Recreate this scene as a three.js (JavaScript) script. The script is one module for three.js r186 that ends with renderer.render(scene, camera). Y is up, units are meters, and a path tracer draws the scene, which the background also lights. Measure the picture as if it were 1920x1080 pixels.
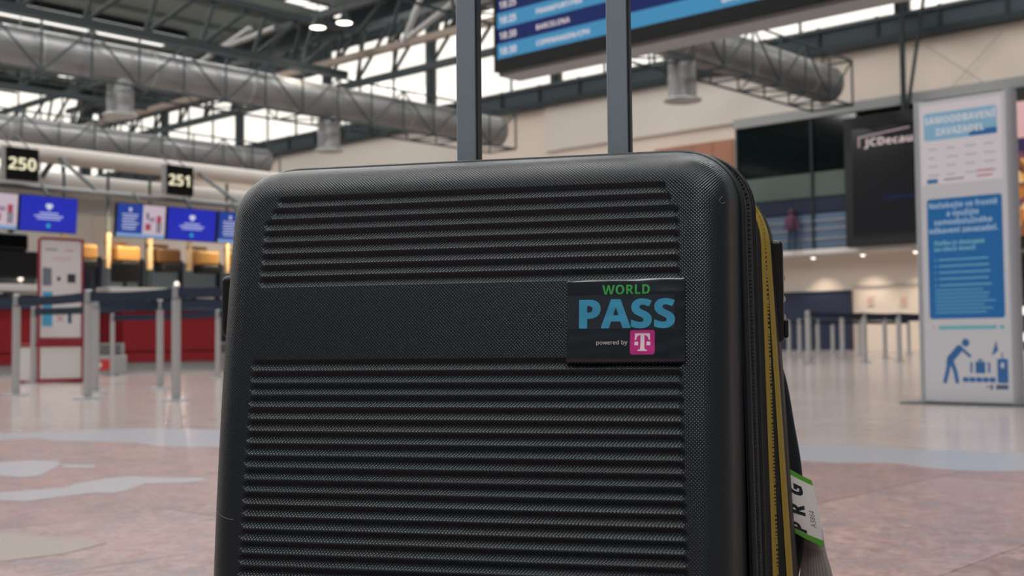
import * as THREE from 'three';
import { mergeGeometries } from 'three/addons/utils/BufferGeometryUtils.js';
import { RoundedBoxGeometry } from 'three/addons/geometries/RoundedBoxGeometry.js';
import { RectAreaLightUniformsLib } from 'three/addons/lights/RectAreaLightUniformsLib.js';
import { createNoise2D } from 'simplex-noise';

// ------------------------------------------------------------ camera, sky, light
RectAreaLightUniformsLib.init();
const scene = new THREE.Scene();
const rad = THREE.MathUtils.degToRad;
const camera = new THREE.PerspectiveCamera(2 * Math.atan(540 / 2250) * 180 / Math.PI, 16 / 9, 0.05, 400);
camera.rotation.order = 'YXZ';
camera.position.set(0, 0.473, 0);
camera.rotation.set(rad(2.57), rad(-47.5), rad(-0.6));
camera.focus = 1.06;
camera.userData.fStop = 10;
scene.background = new THREE.Color().setRGB(1.5, 1.42, 1.28);        // overcast daylight outside the clerestory
const renderer = new THREE.WebGLRenderer({ antialias: true });
renderer.toneMapping = THREE.LinearToneMapping;
renderer.toneMappingExposure = 0.93;
renderer.shadowMap.enabled = true;
const CEILING_GLOW = 10;                                              // luminance of the long ceiling lights

// ------------------------------------------------------------ helpers
let seed = 7;
const rnd = () => { seed = (seed * 16807) % 2147483647; return seed / 2147483647; };
const noise2 = createNoise2D(rnd);
const used = new Map();
function numbered(name) {
  const n = used.get(name) || 0; used.set(name, n + 1);
  return n ? name + '_' + String(n).padStart(3, '0') : name;
}
function mat(color, roughness = 0.6, metalness = 0, more = {}) {
  const { phys, ...rest } = more;
  const M = phys ? THREE.MeshPhysicalMaterial : THREE.MeshStandardMaterial;
  return new M({ color, roughness, metalness, ...(phys || {}), ...rest });
}
function shade(o) { o.castShadow = true; o.receiveShadow = true; return o; }
function tag(o, label, category, group, kind) {
  if (label) o.userData.label = label;
  if (category) o.userData.category = category;
  if (group) o.userData.group = group;
  if (kind) o.userData.kind = kind;
  return o;
}
function thing(name, label, category, pos = [0, 0, 0], turn = 0, group, kind) {
  const g = new THREE.Group(); g.name = numbered(name); g.position.set(...pos); g.rotation.y = turn;
  scene.add(g); return tag(g, label, category, group, kind);
}
function part(name, geo, m, parent, pos, rot) {
  const o = shade(new THREE.Mesh(Array.isArray(geo) ? merge(geo) : geo, m)); o.name = name;
  if (pos) o.position.set(...pos); if (rot) o.rotation.set(...rot);
  parent.add(o); return o;
}
function merge(list) { return mergeGeometries(list.map((g) => (g.index ? g.toNonIndexed() : g)).map((g) => { for (const k of Object.keys(g.attributes)) if (!['position', 'normal', 'uv'].includes(k)) g.deleteAttribute(k); return g; })); }
const box = (x0, x1, y0, y1, z0, z1) => new THREE.BoxGeometry(x1 - x0, y1 - y0, z1 - z0).translate((x0 + x1) / 2, (y0 + y1) / 2, (z0 + z1) / 2);
const rbox = (x0, x1, y0, y1, z0, z1, r = 0.01, s = 2) => new RoundedBoxGeometry(x1 - x0, y1 - y0, z1 - z0, s, r).translate((x0 + x1) / 2, (y0 + y1) / 2, (z0 + z1) / 2);
const lathe = (pts, n = 28) => new THREE.LatheGeometry(pts.map(([x, y]) => new THREE.Vector2(x, y)), n);
const unitBar = new THREE.CylinderGeometry(1, 1, 1, 8), unitBox = new THREE.BoxGeometry(1, 1, 1);
const upV = new THREE.Vector3(0, 1, 0);
function bar(name, parent, p, q, r, m, square) {
  const a = new THREE.Vector3(...p), b = new THREE.Vector3(...q), d = b.clone().sub(a), l = d.length();
  const o = shade(new THREE.Mesh(square ? unitBox : unitBar, m)); o.name = name;
  o.position.copy(a).add(b).multiplyScalar(0.5); o.quaternion.setFromUnitVectors(upV, d.divideScalar(l));
  o.scale.set(square ? r * 2 : r, l, square ? r * 2 : r); parent.add(o); return o;
}
function canvasTex(w, h, draw) {
  const c = document.createElement('canvas'); c.width = w; c.height = h; draw(c.getContext('2d'), w, h);
  const t = new THREE.CanvasTexture(c); t.colorSpace = THREE.SRGBColorSpace; t.magFilter = THREE.LinearFilter; return t;
}
function dataTex(n, f, srgb, repeat) {            // f(u, v) -> [r, g, b] in 0..1, tiles
  const d = new Uint8Array(n * n * 4);
  for (let j = 0; j < n; j++) for (let i = 0; i < n; i++) {
    const c = f(i / n, j / n), k = 4 * (j * n + i);
    d[k] = 255 * Math.min(1, Math.max(0, c[0])); d[k + 1] = 255 * Math.min(1, Math.max(0, c[1])); d[k + 2] = 255 * Math.min(1, Math.max(0, c[2])); d[k + 3] = 255;
  }
  const t = new THREE.DataTexture(d, n, n); t.wrapS = t.wrapT = THREE.RepeatWrapping; t.magFilter = THREE.LinearFilter; t.minFilter = THREE.LinearFilter;
  if (srgb) t.colorSpace = THREE.SRGBColorSpace; if (repeat) t.repeat.set(...repeat); t.needsUpdate = true; return t;
}
// seamless noise on the unit square
function tnoise(u, v, f, o = 0) {
  const a = (x, y) => noise2(x * f + o, y * f + o * 1.7), s = (t) => t * t * (3 - 2 * t), wu = s(u), wv = s(v);
  return a(u, v) * (1 - wu) * (1 - wv) + a(u - 1, v) * wu * (1 - wv) + a(u, v - 1) * (1 - wu) * wv + a(u - 1, v - 1) * wu * wv;
}
function uvBox(g, s = 1) {                         // uv in metres by the dominant normal
  const p = g.attributes.position, n = g.attributes.normal, uv = new Float32Array(p.count * 2);
  for (let i = 0; i < p.count; i++) {
    const ax = Math.abs(n.getX(i)), ay = Math.abs(n.getY(i)), az = Math.abs(n.getZ(i));
    uv[2 * i] = (ax > ay && ax > az ? p.getZ(i) : p.getX(i)) * s; uv[2 * i + 1] = (ay > ax && ay > az ? p.getZ(i) : p.getY(i)) * s;
  }
  g.setAttribute('uv', new THREE.BufferAttribute(uv, 2)); return g;
}

// ------------------------------------------------------------ materials
const plaster = mat('#d3ccc4', 0.9);
const plasterWarm = mat('#dccfc3', 0.9);
const darkSteel = mat('#132226', 0.6);
const midSteel = mat('#4b5558', 0.5, 0.3);
const paleSteel = mat('#a9aaa8', 0.4, 0.4);
const cageSteel = mat('#39464a', 0.55, 0.3);
const ductMetal = mat('#8b8c8d', 0.45, 0.4, { roughnessMap: dataTex(128, (u, v) => { const t = 0.8 + 0.2 * tnoise(u, v, 9); return [t, t, t]; }) });
const parapetMat = mat('#39454c', 0.7);
const roofMat = mat('#7b8683', 0.85);
const brushed = mat('#bdbdbe', 0.32, 0.35);
const blackPlastic = mat('#0c0e10', 0.45);
const blackGloss = mat('#08090b', 0.12);
const navy = mat('#16233c', 0.75);
const beltMat = mat('#14263c', 0.8);
const redPanel = mat('#80101a', 0.45);
const redPaint = mat('#8f2733', 0.45);
const whitePaint = mat('#d9d7d4', 0.45);
const greyPaint = mat('#9d9fa0', 0.5);
const glass = mat('#ffffff', 0.02, 0, { phys: { transmission: 1, thickness: 0, ior: 1.45 } });

// ------------------------------------------------------------ floor
const beigeStone = dataTex(512, (u, v) => {
  const a = tnoise(u, v, 3, 1), b = tnoise(u, v, 9, 5), c = tnoise(u, v, 34, 9);
  const t = 0.5 + 0.22 * a + 0.12 * b + 0.07 * c;
  return [0.66 + 0.10 * t, 0.615 + 0.10 * t, 0.60 + 0.10 * t];
}, true, [1 / 3.1, 1 / 3.1]);
const granite = dataTex(1024, (u, v) => {
  const w = 0.12 * tnoise(u, v, 4, 3), a = tnoise(u, (v + w + 1) % 1, 5, 2), b = tnoise(u, v, 13, 4), c = tnoise(u, v, 40, 8), d = tnoise(u, v, 110, 6);
  const s = 0.5 + 0.32 * a + 0.22 * b, g = Math.max(0, b * 0.7 + c * 0.5), f = 0.10 * c + 0.07 * d;
  return [0.52 + 0.16 * s - 0.26 * g + 1.0 * f, 0.455 + 0.07 * s - 0.14 * g + 1.0 * f, 0.45 + 0.055 * s - 0.09 * g + 1.0 * f];
}, true, [1 / 2.6, 1 / 2.6]);
const floorMat = mat('#ffffff', 0.17, 0, { map: beigeStone });
const graniteMats = ['#ffffff', '#f1ecec', '#f4eae6'].map((c) => mat(c, 0.34, 0, { map: granite }));
const paleStone = mat('#989aa3', 0.28), whiteStone = mat('#97949b', 0.35), sandStone = mat('#8d817b', 0.4);
const floor = thing('floor', 'polished beige pink stone floor of the departure hall', null, [0, 0, 0], 0, null, 'structure');
part('floor_slab', uvBox(box(-26, 48, -0.3, 0, -86, 13.5)), floorMat, floor);
function slabShape(pts, h, m, name) {
  const s = new THREE.Shape(pts.map(([x, z]) => new THREE.Vector2(x, -z)));
  return part(name, new THREE.ExtrudeGeometry(s, { depth: h, bevelEnabled: false }).rotateX(-Math.PI / 2), m, floor);
}
const rough = (pts, amp = 0.035, close = true) => {                // break straight runs into an irregular stone edge
  const out = [];
  for (let i = 0; i < pts.length - (close ? 0 : 1); i++) {
    const a = pts[i], b = pts[(i + 1) % pts.length], n = Math.max(1, Math.round(Math.hypot(a[0] - b[0], a[1] - b[1]) / 0.12));
    for (let k = 0; k < n; k++) { const t = k / n, j = k ? amp : 0; out.push([a[0] + (b[0] - a[0]) * t + j * noise2(i * 3 + t * 4, 1), a[1] + (b[1] - a[1]) * t + j * noise2(i * 3 + t * 4, 9)]); }
  }
  if (!close) out.push(pts[pts.length - 1]);
  return out;
};
const landEdge = rough([[2.68, -6.268], [2.749, -6.054], [2.915, -6.051], [2.915, -5.82], [2.98, -5.672], [3.09, -5.353], [3.052, -5.049], [3.187, -4.812], [3.151, -4.673], [3.419, -3.953], [3.746, -3.039], [4.205, -2.346], [4.204, -2.21], [4.298, -2.083], [4.32, -1.987], [4.236, -1.847], [4.234, -1.672], [4.407, -1.441]], 0.04, false);
const bandEdge = rough([[2.991, -6.997], [2.987, -6.579], [3.183, -6.296], [3.451, -6.324], [3.641, -6.192], [3.825, -5.776], [4.115, -4.757], [4.42, -3.583], [4.887, -2.725], [4.924, -2.484], [4.911, -2.234], [4.945, -2.018], [5.042, -1.647]], 0.04, false);
slabShape([...bandEdge, [5.2, -0.6], [4.2, -0.6], ...landEdge.slice().reverse()], 0.0012, paleStone, 'pale_stone_inlay');
function clip(poly, ax, v, keepAbove) {
  const out = [], s = keepAbove ? 1 : -1, d = (p) => s * (p[ax] - v);
  poly.forEach((p, i) => {
    const q = poly[(i + 1) % poly.length], dp = d(p), dq = d(q);
    if (dp >= 0) out.push(p);
    if (dp * dq < 0) { const t = dp / (dp - dq); out.push([p[0] + (q[0] - p[0]) * t, p[1] + (q[1] - p[1]) * t]); }
  });
  return out;
}
const land = [...landEdge, [4.6, 1.8], [-2.2, 1.8], [-2.2, -6.3]];
let slabCount = 0;
for (let k = -3; k < 9; k++) for (let j = 0; j < 4; j++) {          // granite slabs 0.70 m deep, in long courses
  const z1 = -1.0 - 0.70 * k, z0 = z1 - 0.70, x0 = -2.3 + j * 2.1 + (k % 2 ? 0.7 : 0), g = 0.0016;
  let p = clip(land, 1, z0 + g, true); p = clip(p, 1, z1 - g, false); p = clip(p, 0, x0 + g, true); p = clip(p, 0, x0 + 2.1 - g, false);
  if (p.length < 3) continue;
  slabShape(p, 0.0015, graniteMats[slabCount++ % 3], 'granite_slab');
}
slabShape(rough([[2.118, -4.951], [2.219, -4.886], [2.344, -4.864], [2.391, -4.727], [2.283, -4.522], [2.084, -4.261], [2.008, -4.248], [1.991, -4.383], [1.941, -4.537]], 0.012), 0.0025, whiteStone, 'white_stone_inlay');
slabShape([[2.34, -4.582], [2.406, -4.459], [2.34, -4.348], [2.276, -4.465]], 0.0025, whiteStone, 'white_stone_inlay');
slabShape(rough([[1.726, -3.873], [1.849, -3.872], [1.961, -3.82], [2.039, -3.915], [2.192, -3.978], [2.276, -3.979], [2.329, -3.852], [2.415, -3.712], [2.364, -3.618], [2.277, -3.63], [2.188, -3.72], [2.059, -3.599], [1.988, -3.557], [1.957, -3.619], [1.845, -3.612], [1.705, -3.588], [1.66, -3.725]], 0.012), 0.0025, whiteStone, 'white_stone_inlay');
slabShape(rough([[1.25, -3.05], [1.384, -3.044], [1.413, -2.929], [1.44, -2.818], [1.475, -2.676], [1.338, -2.617], [1.198, -2.632], [1.1, -2.8]], 0.012), 0.0025, sandStone, 'sand_stone_inlay');

// ------------------------------------------------------------ hall shell
const wb = thing('wall_back', 'tall pale plaster wall of the hall under the window band', null, [0, 0, 0], 0, null, 'structure');
part('wall_panel', box(46, 46.5, 0, 12.35, -86, 13.5), plasterWarm, wb);
part('wall_panel', box(45.75, 46, 10.1, 12.6, -62, -44.5), plaster, wb);
part('wall_panel', box(45.8, 46, 10.1, 12.45, -39.6, -24.2), plaster, wb);
part('parapet', box(45.6, 46.4, 12.35, 13.45, -86, 13.5), parapetMat, wb);
part('parapet_rail', box(45.45, 45.6, 13.3, 13.45, -86, 13.5), midSteel, wb);
part('parapet_edge', box(45.4, 45.6, 12.35, 12.6, -86, 13.5), darkSteel, wb);
part('lintel', box(46, 46.5, 18.4, 20.5, -86, 13.5), parapetMat, wb);
for (let z = -84; z < 12; z += 2.6) part('parapet_post', box(45.5, 45.6, 12.6, 13.5, z, z + 0.14), darkSteel, wb);
const wf = thing('wall_far', 'distant pale end wall with a glazed upper band', null, [0, 0, 0], 0, null, 'structure');
part('wall_panel', box(-26, 46, 0, 13, -86.5, -86), plaster, wf);
part('lintel', box(-26, 46, 19.6, 20.5, -86.5, -86), parapetMat, wf);
for (const [name, g] of [['wall_left', box(-26.5, -26, 0, 20.5, -86, 13.5)], ['wall_rear', box(-26, 46, 0, 20.5, 13, 13.5)]]) {
  const o = part(name, g, mat(name === 'wall_left' ? '#6a6d70' : '#3c4044', 0.8), scene); tag(o, name === 'wall_left' ? 'dark clad wall closing the hall behind the counters' : 'dark clad wall closing the hall opposite the windows', null, null, 'structure');
}
const ceiling = thing('ceiling', 'dark grey green roof deck of the hall', null, [0, 0, 0], 0, null, 'structure');
part('roof_deck', box(-26.5, 46.5, 20.5, 20.9, -86.5, 13.5), roofMat, ceiling);
for (let z = -84; z < 0; z += 4) part('purlin', box(-26, 46, 20.2, 20.5, z, z + 0.25), roofMat, ceiling);
// clerestory: each bay one window with frame and panes
let winN = 1;
function windowBay(x0, x1, z0, z1, y0, y1, panes, rows, label) {
  const alongZ = Math.abs(z1 - z0) > Math.abs(x1 - x0);
  const w = thing('window_' + winN++, label, null, [0, 0, 0], 0, null, 'structure');
  const P = (t, y, off) => (alongZ ? [x0 + off, y, z0 + (z1 - z0) * t] : [x0 + (x1 - x0) * t, y, z0 + off]);
  for (const t of [0, 1]) bar('window_frame', w, P(t, y0, 0.2), P(t, y1, 0.2), 0.16, darkSteel, true);
  for (const y of [y0, y1]) bar('window_frame', w, P(0, y, 0.2), P(1, y, 0.2), 0.1, darkSteel, true);
  for (let i = 1; i < panes; i++) bar('mullion', w, P(i / panes, y0, 0.2), P(i / panes, y1, 0.2), 0.05, midSteel, true);
  for (let j = 1; j < rows; j++) bar('transom', w, P(0, y0 + (y1 - y0) * j / rows, 0.2), P(1, y0 + (y1 - y0) * j / rows, 0.2), 0.045, midSteel, true);
  const L = alongZ ? Math.abs(z1 - z0) : Math.abs(x1 - x0);
  for (let i = 0; i < panes; i++) for (let j = 0; j < rows; j++) {
    const c = P((i + 0.5) / panes, y0 + (y1 - y0) * (j + 0.5) / rows, 0.22);
    part('pane', new THREE.PlaneGeometry(L / panes, (y1 - y0) / rows), glass, w, c, [0, alongZ ? -Math.PI / 2 : 0, 0]);
  }
  return w;
}
for (let k = 0; k < 9; k++) {
  const z0 = -85 + k * 9.2, zl = 8.95, top = z0 < -58 ? 17.2 : 18.4;
  windowBay(46, 46, z0, z0 + zl, 13.45, top, k > 5 ? 2 : 3, 1, 'bright clerestory window bay above the parapet, number ' + (k + 1) + ' from the far corner');
  part('wall_pier', box(46, 46.5, 13.45, 18.4, z0 + zl, z0 + 9.2), parapetMat, wb);
  if (top < 18) part('lintel', box(46, 46.5, top, 18.4, z0, z0 + zl), parapetMat, wb);
}
for (let k = 0; k < 6; k++) {
  const x0 = 0.4 + k * 7.6;
  windowBay(x0, x0 + 6.8, -86, -86, 13, 19.6, 4, 3, 'gridded end wall window bay, number ' + (k + 1) + ' towards the corner');
  part('wall_pier', box(x0 + 6.8, x0 + 7.6, 13, 19.6, -86.5, -86), parapetMat, wf);
}
part('wall_panel', box(-26, 0.4, 13, 19.6, -86.5, -86), plaster, wf);
part('wall_panel', box(46, 46.5, 13.45, 18.4, -2.2, 13.5), plaster, wb);

// long ceiling lights (the hall's real light, above the frame)
function ceilingLight(x0, x1, z0, z1, y, group) {
  const t = thing('ceiling_light', 'long glowing ceiling light panel under the dark roof', 'light', [(x0 + x1) / 2, y, (z0 + z1) / 2], 0, group);
  const w = x1 - x0, d = z1 - z0;
  part('housing', box(-w / 2 - 0.1, w / 2 + 0.1, 0, 0.3, -d / 2 - 0.1, d / 2 + 0.1), darkSteel, t);
  part('diffuser', box(-w / 2, w / 2, -0.02, 0, -d / 2, d / 2), mat('#ffffff', 0.6, 0, { emissive: new THREE.Color(1, 0.97, 0.92), emissiveIntensity: 1.2 }), t);
  const l = new THREE.RectAreaLight(new THREE.Color().setRGB(1, 0.975, 0.95), CEILING_GLOW, w, d);
  l.position.set((x0 + x1) / 2, y - 0.06, (z0 + z1) / 2); l.rotation.x = -Math.PI / 2; scene.add(l);
}
for (const [z, xe] of [[-68, 42], [-48, 42], [-30, 42], [-13, 42], [3, 14], [9, 2]]) ceilingLight(-14, xe, z - 1.5, z + 1.5, 20.1, 'long ceiling lights of the hall');

// ------------------------------------------------------------ roof trusses
function truss(label, axis, fixed, a0, a1, yb, yt, bay, r, chord = darkSteel) {
  const t = thing('roof_truss', label, 'truss', [0, 0, 0], 0, 'steel roof trusses', 'structure');
  const P = (a, y, o = 0) => (axis === 'x' ? [a, y, fixed + o] : [fixed + o, y, a]);
  bar('bottom_chord', t, P(a0, yb), P(a1, yb), r * 1.7, chord, true);
  bar('top_chord', t, P(a0, yt), P(a1, yt), r * 1.7, darkSteel, true);
  for (let a = a0, k = 0; a < a1 - 0.01; a += bay, k++) {
    const b = Math.min(a + bay, a1);
    bar('strut', t, P(a, yb), P(a + bay * 0.28, yt), r, darkSteel);
    bar('diagonal', t, P(a, yb), P(b, yt), r, darkSteel);
  }
  return t;
}
truss('dark roof truss running above the upper silver duct', 'x', -40.4, 4.1, 33.5, 12.2, 14.2, 2.45, 0.085);
truss('dark roof truss running above the lower silver duct', 'x', -56, 8, 33, 12.9, 15, 2.6, 0.085);
truss('dark roof truss above the duct by the departure board', 'x', -22, 16, 46, 14.6, 17.6, 3.1, 0.085);
truss('cross truss between the silver ducts and the window wall', 'z', 33.6, -82, -22, 12.95, 15.2, 3.4, 0.08, mat('#8d7f74', 0.6));
truss('cross truss close before the clerestory windows', 'z', 43, -84, -18, 14.9, 17.9, 3.0, 0.1);
for (const [p, q] of [[[33.5, 14.4, -53], [33.5, 15.6, -47.5]], [[33.5, 12.95, -36.7], [33.5, 15.2, -35.2]], [[33.5, 13.1, -36.4], [33.5, 15.2, -30.5]], [[33.5, 15.0, -51], [33.5, 15.25, -45.5]]]) {
  const o = bar('raking_strut', scene, p, q, 0.13, paleSteel); o.name = numbered('raking_strut');
  tag(o, 'pale tubular strut slanting up into the roof steel', 'strut', 'pale raking roof struts', 'structure');
}

// ------------------------------------------------------------ ventilation ducts in lattice cages
function duct(label, z, x0, x1, yc) {
  const t = thing('ventilation_duct', label, 'duct', [x1, yc, z], 0, 'silver ceiling ducts');
  const L = x1 - x0;
  part('pipe', new THREE.CylinderGeometry(0.7, 0.7, L - 0.5, 40, 1).rotateZ(Math.PI / 2).translate(-L / 2 - 0.1, 0, 0), ductMetal, t);
  part('end_cap', lathe([[0, 0.06], [0.35, 0.05], [0.62, 0], [0.72, -0.06], [0.72, -0.2], [0.7, -0.2]], 40).rotateZ(-Math.PI / 2).translate(-0.3, 0, 0), ductMetal, t);
  for (let x = -2.2; x > -L; x -= 4.2) part('seam_band', new THREE.CylinderGeometry(0.72, 0.72, 0.08, 40, 1).rotateZ(Math.PI / 2).translate(x, 0, 0), paleSteel, t);
  const h = 0.86;
  for (const sy of [-1, 1]) for (const sz of [-1, 1]) bar('chord', t, [0, sy * h, sz * h], [-L, sy * h, sz * h], 0.045, cageSteel);
  for (const [a, b] of [[[-1, -1], [-1, 1]], [[1, -1], [1, 1]], [[-1, -1], [1, -1]], [[-1, 1], [1, 1]]]) bar('end_frame', t, [0, a[1] * h, a[0] * h], [0, b[1] * h, b[0] * h], 0.045, cageSteel);
  for (let k = 0, x = 0; x > -L + 0.1; x -= 1.8, k++) {
    const n = Math.max(x - 1.8, -L);
    bar('strut', t, [x, -h, h], [x, h, h], 0.04, cageSteel);
    bar('strut', t, [x, -h, -h], [x, -h, h], 0.035, cageSteel);
    bar('strut', t, [x, -h, -h], [x, h, -h], 0.035, cageSteel);
    if (k % 2) bar('diagonal', t, [x, -h, h], [n, h, h], 0.038, cageSteel); else bar('diagonal', t, [x, h, h], [n, -h, h], 0.038, cageSteel);
    if (k % 2) bar('diagonal', t, [x, -h, -h], [n, -h, h], 0.03, cageSteel); else bar('diagonal', t, [x, -h, h], [n, -h, -h], 0.03, cageSteel);
  }
  return t;
}
duct('long silver duct in a lattice cage, the upper one over the check-in desks', -39, 6, 42, 10.5);
duct('silver duct in a lattice cage just above the check-in number signs', -54, 12, 39.4, 10.4);
duct('silver caged duct ending by the windows under the departure board', -22, 14, 42.5, 10.25);
function airDrum(x, y, z, label) {
  const t = thing('air_nozzle', label, 'air vent', [x, y, z], 0, 'drum shaped air nozzles');
  part('drum', lathe([[0.44, 1.35], [0.46, 1.3], [0.46, 0.72], [0.48, 0.7], [0.48, 0.66], [0.46, 0.64], [0.46, 0.1], [0.5, 0.06]], 36), ductMetal, t);
  part('flange', lathe([[0.5, 0.1], [0.58, 0.08], [0.62, 0.03], [0.62, 0], [0.5, 0], [0.3, 0.05], [0, 0.06]], 36), paleSteel, t);
  part('neck', new THREE.CylinderGeometry(0.3, 0.44, 0.25, 30).translate(0, 1.45, 0), ductMetal, t);
}
airDrum(21.94, 8.66, -39, 'grey drum nozzle under the upper duct, above number sign 251');
airDrum(31.4, 8.44, -39, 'grey drum nozzle under the upper duct before the pale wall');
airDrum(32.3, 8.22, -22, 'grey drum nozzle under the duct by the departure board');

// high lamps between the trusses
for (const [x, y, z, lb] of [[31.0, 13.6, -39.2, 'round glowing high bay lamp, the lower of two beside the roof truss'], [31.3, 13.6, -37.85, 'round glowing high bay lamp, the upper of two beside the roof truss']]) {
  const t = thing('high_bay_lamp', lb, 'lamp', [x, y, z], 0, 'pair of high bay lamps');
  part('shade', lathe([[0.12, 0.4], [0.14, 0.3], [0.34, 0.05], [0.35, 0], [0.33, 0]], 28), darkSteel, t);
  part('lamp_glow', new THREE.CylinderGeometry(0.32, 0.32, 0.02, 28).translate(0, 0.01, 0), mat('#ffffff', 0.5, 0, { emissive: new THREE.Color(1, 0.9, 0.76), emissiveIntensity: 5 }), t);
  bar('hanger', t, [0, 0.35, 0], [0, 2.9, 0], 0.025, darkSteel);
  const s = new THREE.SpotLight(new THREE.Color(1, 0.88, 0.72), 12, 0, 1.2, 0.6, 2); s.position.set(x, y - 0.05, z); s.target.position.set(x, 0, z); s.castShadow = true; scene.add(s, s.target);
}
const glow = mat('#ffffff', 0.5, 0, { emissive: new THREE.Color(1, 0.97, 0.88), emissiveIntensity: 1.3 });
[[32.35, -69.0], [33.9, -69.7], [35.0, -70.5], [36.5, -71.2], [36.0, -79], [26.6, -58.4], [27.4, -58.8], [28.8, -59.1], [36.4, -47.6], [37.6, -47.7], [39.1, -48.2]].forEach(([x, z]) => {
  const t = thing('roof_light', 'short bright roof light strip between the dark trusses', 'light', [x, 17.5, z], 0, 'short roof light strips');
  part('housing', box(-0.6, 0.6, 0, 0.15, -0.4, 0.4), darkSteel, t);
  part('lamp_glow', box(-0.52, 0.52, -0.03, 0, -0.34, 0.34), glow, t);
  bar('hanger', t, [0, 0.15, 0], [0, 3, 0], 0.03, darkSteel);
});

// ------------------------------------------------------------ mezzanine shopfront, displays and wall under it
const mezzo = thing('shopfront', 'dark glazed mezzanine shopfront above the downlit pale wall', 'shopfront', [44.6, 0, -22], 0);
const darkGlass = mat('#0b1314', 0.06), greenGlass = mat('#57655f', 0.25), blueGlass = mat('#5d6f88', 0.3);
part('soffit', box(0, 1.4, 3.95, 4.15, -6.2, 9), whitePaint, mezzo);
part('back_panel', box(0.5, 1.4, 4.15, 9.6, -5.6, 9), blackPlastic, mezzo);
part('cornice', box(-0.1, 1.4, 9.55, 9.95, -5.7, 9), mat('#8f9292', 0.6), mezzo);
for (const z of [-5.6, -2.05, 0]) bar('mullion', mezzo, [0, 4.15, z], [0, 9.6, z], 0.05, darkSteel, true);
for (const [z0, z1] of [[-5.55, -2.1], [-2.0, -0.05]]) {
  part('pane', box(0.05, 0.1, 7.35, 9.55, z0, z1), darkGlass, mezzo);
  part('balustrade_panel', box(0.02, 0.1, 6.3, 7.3, z0, z1), greenGlass, mezzo);
  part('fascia', box(0.0, 0.12, 5.65, 6.25, z0, z1), navy, mezzo);
  part('pane', box(0.05, 0.1, 4.2, 5.6, z0, z1), blueGlass, mezzo);
  for (const y of [4.55, 4.95, 5.3]) bar('rail', mezzo, [-0.02, y, z0], [-0.02, y, z1], 0.02, paleSteel);
}
// dressed display figure at the rail
function figure(z, coat, legs, label) {
  const t = thing('display_figure', label, 'mannequin', [44.35, 4.15, z], 0, 'dressed figures on the mezzanine');
  part('body', lathe([[0.001, 1.72], [0.09, 1.7], [0.12, 1.6], [0.09, 1.5], [0.06, 1.45], [0.2, 1.4], [0.24, 1.25], [0.19, 1.0], [0.2, 0.85], [0.001, 0.8]], 20), coat, t);
  for (const s of [-1, 1]) { bar('leg', t, [0, 0.85, s * 0.1], [0, 0, s * 0.13], 0.075, legs); bar('arm', t, [0, 1.35, s * 0.22], [-0.05, 0.8, s * 0.32], 0.05, coat); }
}
figure(-24.9, mat('#5d3550', 0.7), mat('#1d3a4c', 0.8), 'figure in a purple top standing at the mezzanine rail');
// downlights under the soffit
for (const z of [-27.2, -24.3, -22.1, -19.9, -17.7]) {
  const t = thing('downlight', 'small round downlight under the mezzanine soffit', 'lamp', [45.0, 3.82, z], 0, 'downlights under the mezzanine');
  part('housing', lathe([[0.11, 0.13], [0.13, 0.1], [0.13, 0], [0.1, 0.02]], 24), whitePaint, t);
  part('lamp_glow', new THREE.SphereGeometry(0.1, 20, 12).translate(0, 0.03, 0), mat('#ffffff', 0.5, 0, { emissive: new THREE.Color(1, 0.87, 0.7), emissiveIntensity: 2.5 }), t);
  const s = new THREE.SpotLight(new THREE.Color(1, 0.84, 0.66), 14, 0, 0.85, 0.8, 2); s.position.set(45.0, 3.7, z); s.target.position.set(45.7, 0, z); s.castShadow = true; scene.add(s, s.target);
}
tag(part('partition', [box(45.7, 45.9, 0, 2.4, -31, -23.05), box(45.66, 45.94, 2.4, 2.46, -31, -23.05)], navy, scene), 'navy blue partition screen against the pale wall', 'partition');
const wood = mat('#a5735a', 0.6);
const wp = thing('wood_cladding', 'brown wooden panel cladding high on the pale wall', 'panel', [45.95, 4, -28.6], 0);
for (let k = 0; k < 4; k++) part('panel', box(-0.05, 0.05, 0, 5.42, -4.3 + k * 1.08, -3.25 + k * 1.08), wood, wp);
[[-22.3, 2.0], [-20.9, 1.95]].forEach(([z, y]) => { const t = thing('wall_notice', z < -22 ? 'small reddish wall notice next to the navy partition' : 'small reddish wall notice next to the information stand', 'notice', [45.97, y, z], 0, 'small wall notices'); part('sheet', box(-0.02, 0.02, -0.2, 0.2, -0.14, 0.14), mat('#d2c2b6', 0.7), t); part('printed_block', box(-0.025, -0.02, -0.12, 0.12, -0.09, 0.09), mat('#cba594', 0.7), t); });
tag(bar('wall_rail', scene, [45.9, 2.62, -23], [45.9, 2.62, -14], 0.03, paleSteel), 'thin grey rail along the pale wall', 'rail');
for (const [a, b, lb] of [[[45.7, 12.0, -19.6], [45.7, 9.9, -17.0], 'thin bracing cable falling towards the stand'], [[45.7, 12.0, -16.6], [45.7, 9.9, -18.9], 'thin bracing cable crossing the other one']]) { const c = bar('bracing_cable', scene, a, b, 0.014, mat('#8f8a86', 0.6)); c.name = numbered('bracing_cable'); tag(c, lb + ' on the upper wall', 'cable'); }

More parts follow.
